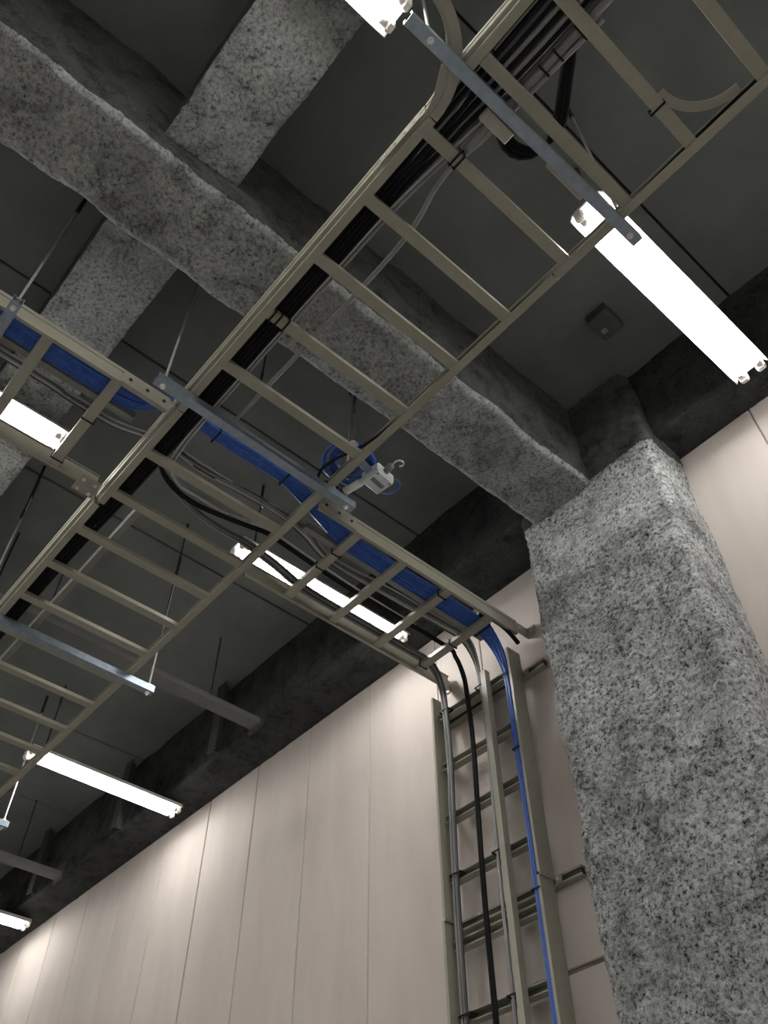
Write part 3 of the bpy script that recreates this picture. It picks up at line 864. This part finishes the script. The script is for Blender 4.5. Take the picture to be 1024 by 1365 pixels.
# coil of spare blue cable
pts = []
turns, N = 11, 28
for k in range(turns * N + 1):
    a = 2 * math.pi * k / N
    tn = k / N
    rr = 0.094 + 0.034 * math.sin(tn * 2.1) + 0.004 * math.sin(a * 3 + tn)
    pts.append(Vector((-1.905 + rr * math.cos(a) * 0.88 + 0.012 * math.sin(tn * 1.3), 1.475 + rr * math.sin(a) * 1.0 + 0.012 * math.cos(tn * 1.9), 3.103 + 0.0055 * (tn % 6) + 0.007 * math.sin(a * 2 + tn * 2.4))))
V, F = tubev(pts, 0.0058, 6)
tag(mesh_obj('cable_coil', V, F, MT['blue'], None, True, (-1.9, 1.47, 3.1)), 'coil of spare blue cable resting on the far rail of the long ladder', 'cable')

# ------------------------------------------------------------------ small white junction box with conduit stubs
JB = Vector((-1.855, 1.605, 3.045))
jb = thing('junction_box', 'small white box with a printed label and grey conduit stub beside the blue coil', 'box', tuple(JB))
ang = math.radians(8)
def jrot(V):
    out = []
    for x, y, z in V:
        out.append((JB.x + x * math.cos(ang) - y * math.sin(ang), JB.y + x * math.sin(ang) + y * math.cos(ang), JB.z + z))
    return out
V, F = cbox(-0.052, 0.052, -0.055, 0.055, -0.004, 0.048, 0.006)
mesh_obj('body', jrot(V), F, MT['boxwhite'], jb)
V, F = cbox(-0.048, 0.048, -0.051, 0.051, -0.013, -0.003, 0.003)
lid = mesh_obj('lid', jrot(V), F, MT['boxwhite'], jb)
V, F = cbox(-0.012, 0.010, -0.038, 0.036, -0.0145, -0.012, 0.0006)
lbp = mesh_obj('printed_label', jrot(V), F, MT['label'], lid)
lbp['label'] = 'dark printed strip on the lid'
for y in (-0.04, 0.04):
    V, F = cyl((0.036, y, -0.012), (0.036, y, -0.016), 0.005, 8)
    mesh_obj('screw', jrot(V), F, MT['label'], lid)
V, F = cyl((-0.052, -0.03, 0.02), (-0.085, -0.035, 0.02), 0.016, 12)
mesh_obj('collar', jrot(V), F, MT['boxwhite'], jb, True)
V, F = cyl((-0.075, -0.034, 0.018), (-0.165, -0.046, 0.012), 0.0185, 14)
cp = mesh_obj('conduit_stub', jrot(V), F, MT['cap'], jb, True)
V, F = cyl((-0.160, -0.0455, 0.0122), (-0.185, -0.049, 0.011), 0.0195, 14)
mesh_obj('end_plug', jrot(V), F, MT['dgrey'], cp, True)
V, F = cyl((0.052, -0.005, 0.022), (0.095, -0.012, 0.022), 0.016, 10)
cn = mesh_obj('connector', jrot(V), F, MT['grey'], jb, True)
V, F = tubev(smooth_path([(0.095, -0.012, 0.022), (0.118, -0.018, 0.022), (0.138, -0.012, 0.022), (0.146, 0.006, 0.022), (0.132, 0.02, 0.022), (0.118, 0.012, 0.022)], 0.006), 0.004, 8)
mesh_obj('hook', jrot(V), F, MT['bright'], cn, True)
V, F = join(cbox(-0.02, 0.02, -0.135, -0.05, 0.020, 0.024, 0.001), cbox(-0.02, 0.02, -0.137, -0.133, 0.0, 0.024, 0.001))
mesh_obj('mounting_strap', jrot(V), F, MT['galv'], jb)
cable('network_cable', [(-1.95, 1.58, 3.11), (-1.93, 1.64, 3.09), (-1.90, 1.70, 3.075), (-1.84, 1.72, 3.07), (-1.81, 1.69, 3.075), (-1.82, 1.655, 3.07)], 0.0045, 'blue',
      'single blue cable looping out from the coil behind the white box', None, 0.015)

# ------------------------------------------------------------------ cable ties
def tie(c, half, axis, label, group='black cable ties', t=0.0025, w=0.0035):
    """thin rectangular band around c; axis: the direction the band does not enclose"""
    cx, cy, cz = c
    hx, hy, hz = half
    if axis == 'x':
        P = [(0, hy, hz), (0, -hy, hz), (0, -hy, -hz), (0, hy, -hz)]
        wd = Vector((1, 0, 0))
    elif axis == 'y':
        P = [(hx, 0, hz), (-hx, 0, hz), (-hx, 0, -hz), (hx, 0, -hz)]
        wd = Vector((0, 1, 0))
    else:
        P = [(hx, hy, 0), (-hx, hy, 0), (-hx, -hy, 0), (hx, -hy, 0)]
        wd = Vector((0, 0, 1))
    V, F = [], []
    for s in (1.0, 1.0 + t / max(min(h for h in half if h > 0), 0.004)):
        for e in (-w, w):
            for q in P:
                V.append(tuple(Vector((cx, cy, cz)) + Vector(q) * s + wd * e))
    for i in range(4):
        j = (i + 1) % 4
        F += [(i, j, 4 + j, 4 + i), (8 + i, 12 + i, 12 + j, 8 + j), (i, 8 + i, 8 + j, j), (4 + i, 4 + j, 12 + j, 12 + i)]
    o = mesh_obj('cable_tie', V, F, MT['black'], None, False, c)
    return tag(o, label, 'cable tie', group)

T1 = 'black tie strapping the bundle to the rung under the widest beam'
for yy, w1 in ((0.748, 'nearest the rail'), (0.776, 'in the middle'), (0.812, 'farthest from the rail')):
    tie((-1.482, yy, ZL + 0.034), (0.027, 0.0, 0.036), 'y', T1 + ', ' + w1, 'ties on the rung beside the widest beam')
T2 = 'black tie strapping cables to a rung below the upper right channel'
for yy, w1 in ((0.862, 'left one'), (0.882, 'right one')):
    tie((-0.60, yy, ZL + 0.026), (0.027, 0, 0.030), 'y', T2 + ', ' + w1, 'ties on the rung below the channel')
tie((-0.05, 1.25, ZL + 0.014), (0.026, 0, 0.017), 'y', 'black tie around the rung end by the curved strip')
tie((-0.07, 0.895, ZR + 0.012), (0.0, 0.026, 0.028), 'x', 'black tie around the thick grey cable, at the top edge', 'ties on the thick grey cable')
tie((-0.16, 0.893, ZR + 0.018), (0.0, 0.023, 0.023), 'x', 'middle black tie around the thick grey cable', 'ties on the thick grey cable')
tie((-0.22, 0.892, ZR + 0.018), (0.0, 0.023, 0.023), 'x', 'black tie around the thick grey cable nearest the channel', 'ties on the thick grey cable')
tie((-2.150, 0.93, ZL + 0.099), (0.034, 0, 0.020), 'y', 'black tie around the blue bundle just past the black cables', 'ties on the blue bundle')
tie((-2.150, 1.30, ZL + 0.106), (0.038, 0, 0.020), 'y', 'black tie around the blue bundle before the far rail', 'ties on the blue bundle')
tie((-2.232, 2.655, ZR + 0.006), (0.050, 0, 0.022), 'y', 'black tie around the blue bundle at its bend by the wall', 'ties on the blue bundle')
tie((-2.204, 2.770, 2.762), (0.023, 0.019, 0), 'z', 'topmost black tie around the blue bundle on the wall ladder', 'ties on the blue bundle')
tie((-2.198, 2.770, 2.33), (0.020, 0.018, 0), 'z', 'second black tie down the blue bundle on the wall ladder', 'ties on the blue bundle')
tie((-2.197, 2.770, 1.665), (0.020, 0.018, 0), 'z', 'lowest black tie around the blue bundle on the wall ladder', 'ties on the blue bundle')
for z, wd_ in ((2.80, 'top'), (1.905, 'middle'), (1.318, 'bottom')):
    tie((-2.655, 2.781, z), (0.030, 0.018, 0), 'z', 'black tie holding the left grey cables to the %s tied rung' % wd_, 'ties on the left grey cables')
    tie((-2.392, 2.775, z), (0.022, 0.018, 0), 'z', 'black tie holding the grey cables beside the divider to the %s tied rung' % wd_, 'ties beside the divider')
tie((-2.30, 1.728, ZL + 0.014), (0.0, 0.0245, 0.017), 'x', 'black tie around the first rung past the long ladder, near the blue cables', 'ties on the wall-bound ladder')
tie((-2.42, 1.728, ZL + 0.014), (0.0, 0.0245, 0.017), 'x', 'black tie around the first rung past the long ladder, near its middle', 'ties on the wall-bound ladder')
tie((-2.18, 2.312, ZL + 0.020), (0.0, 0.0245, 0.022), 'x', 'black tie around the third rung past the long ladder', 'ties on the wall-bound ladder')
tie((-2.41, 2.612, ZL + 0.016), (0.0, 0.0245, 0.018), 'x', 'black tie around the last rung before the wall, near its middle', 'ties on the wall-bound ladder')
tie((-2.64, 2.612, ZL + 0.016), (0.0, 0.0245, 0.018), 'x', 'black tie around the last rung before the wall, at its left end', 'ties on the wall-bound ladder')
tie((-2.37, 0.452, ZL + 0.014), (0.0, 0.026, 0.024), 'x', 'black tie around the rung over the left light, middle', 'ties on the left ladder')
tie((-2.64, 0.452, ZL + 0.014), (0.0, 0.026, 0.024), 'x', 'black tie around the lower end of the rung over the left light', 'ties on the left ladder')

cable('cable_end', [(-2.178, 2.58, 3.045), (-2.160, 2.67, 3.045), (-2.142, 2.735, 3.01), (-2.125, 2.775, 2.955), (-2.118, 2.79, 2.93)], 0.0115, 'black',
      'short black cable end poking over the top of the right wall ladder rail', None)
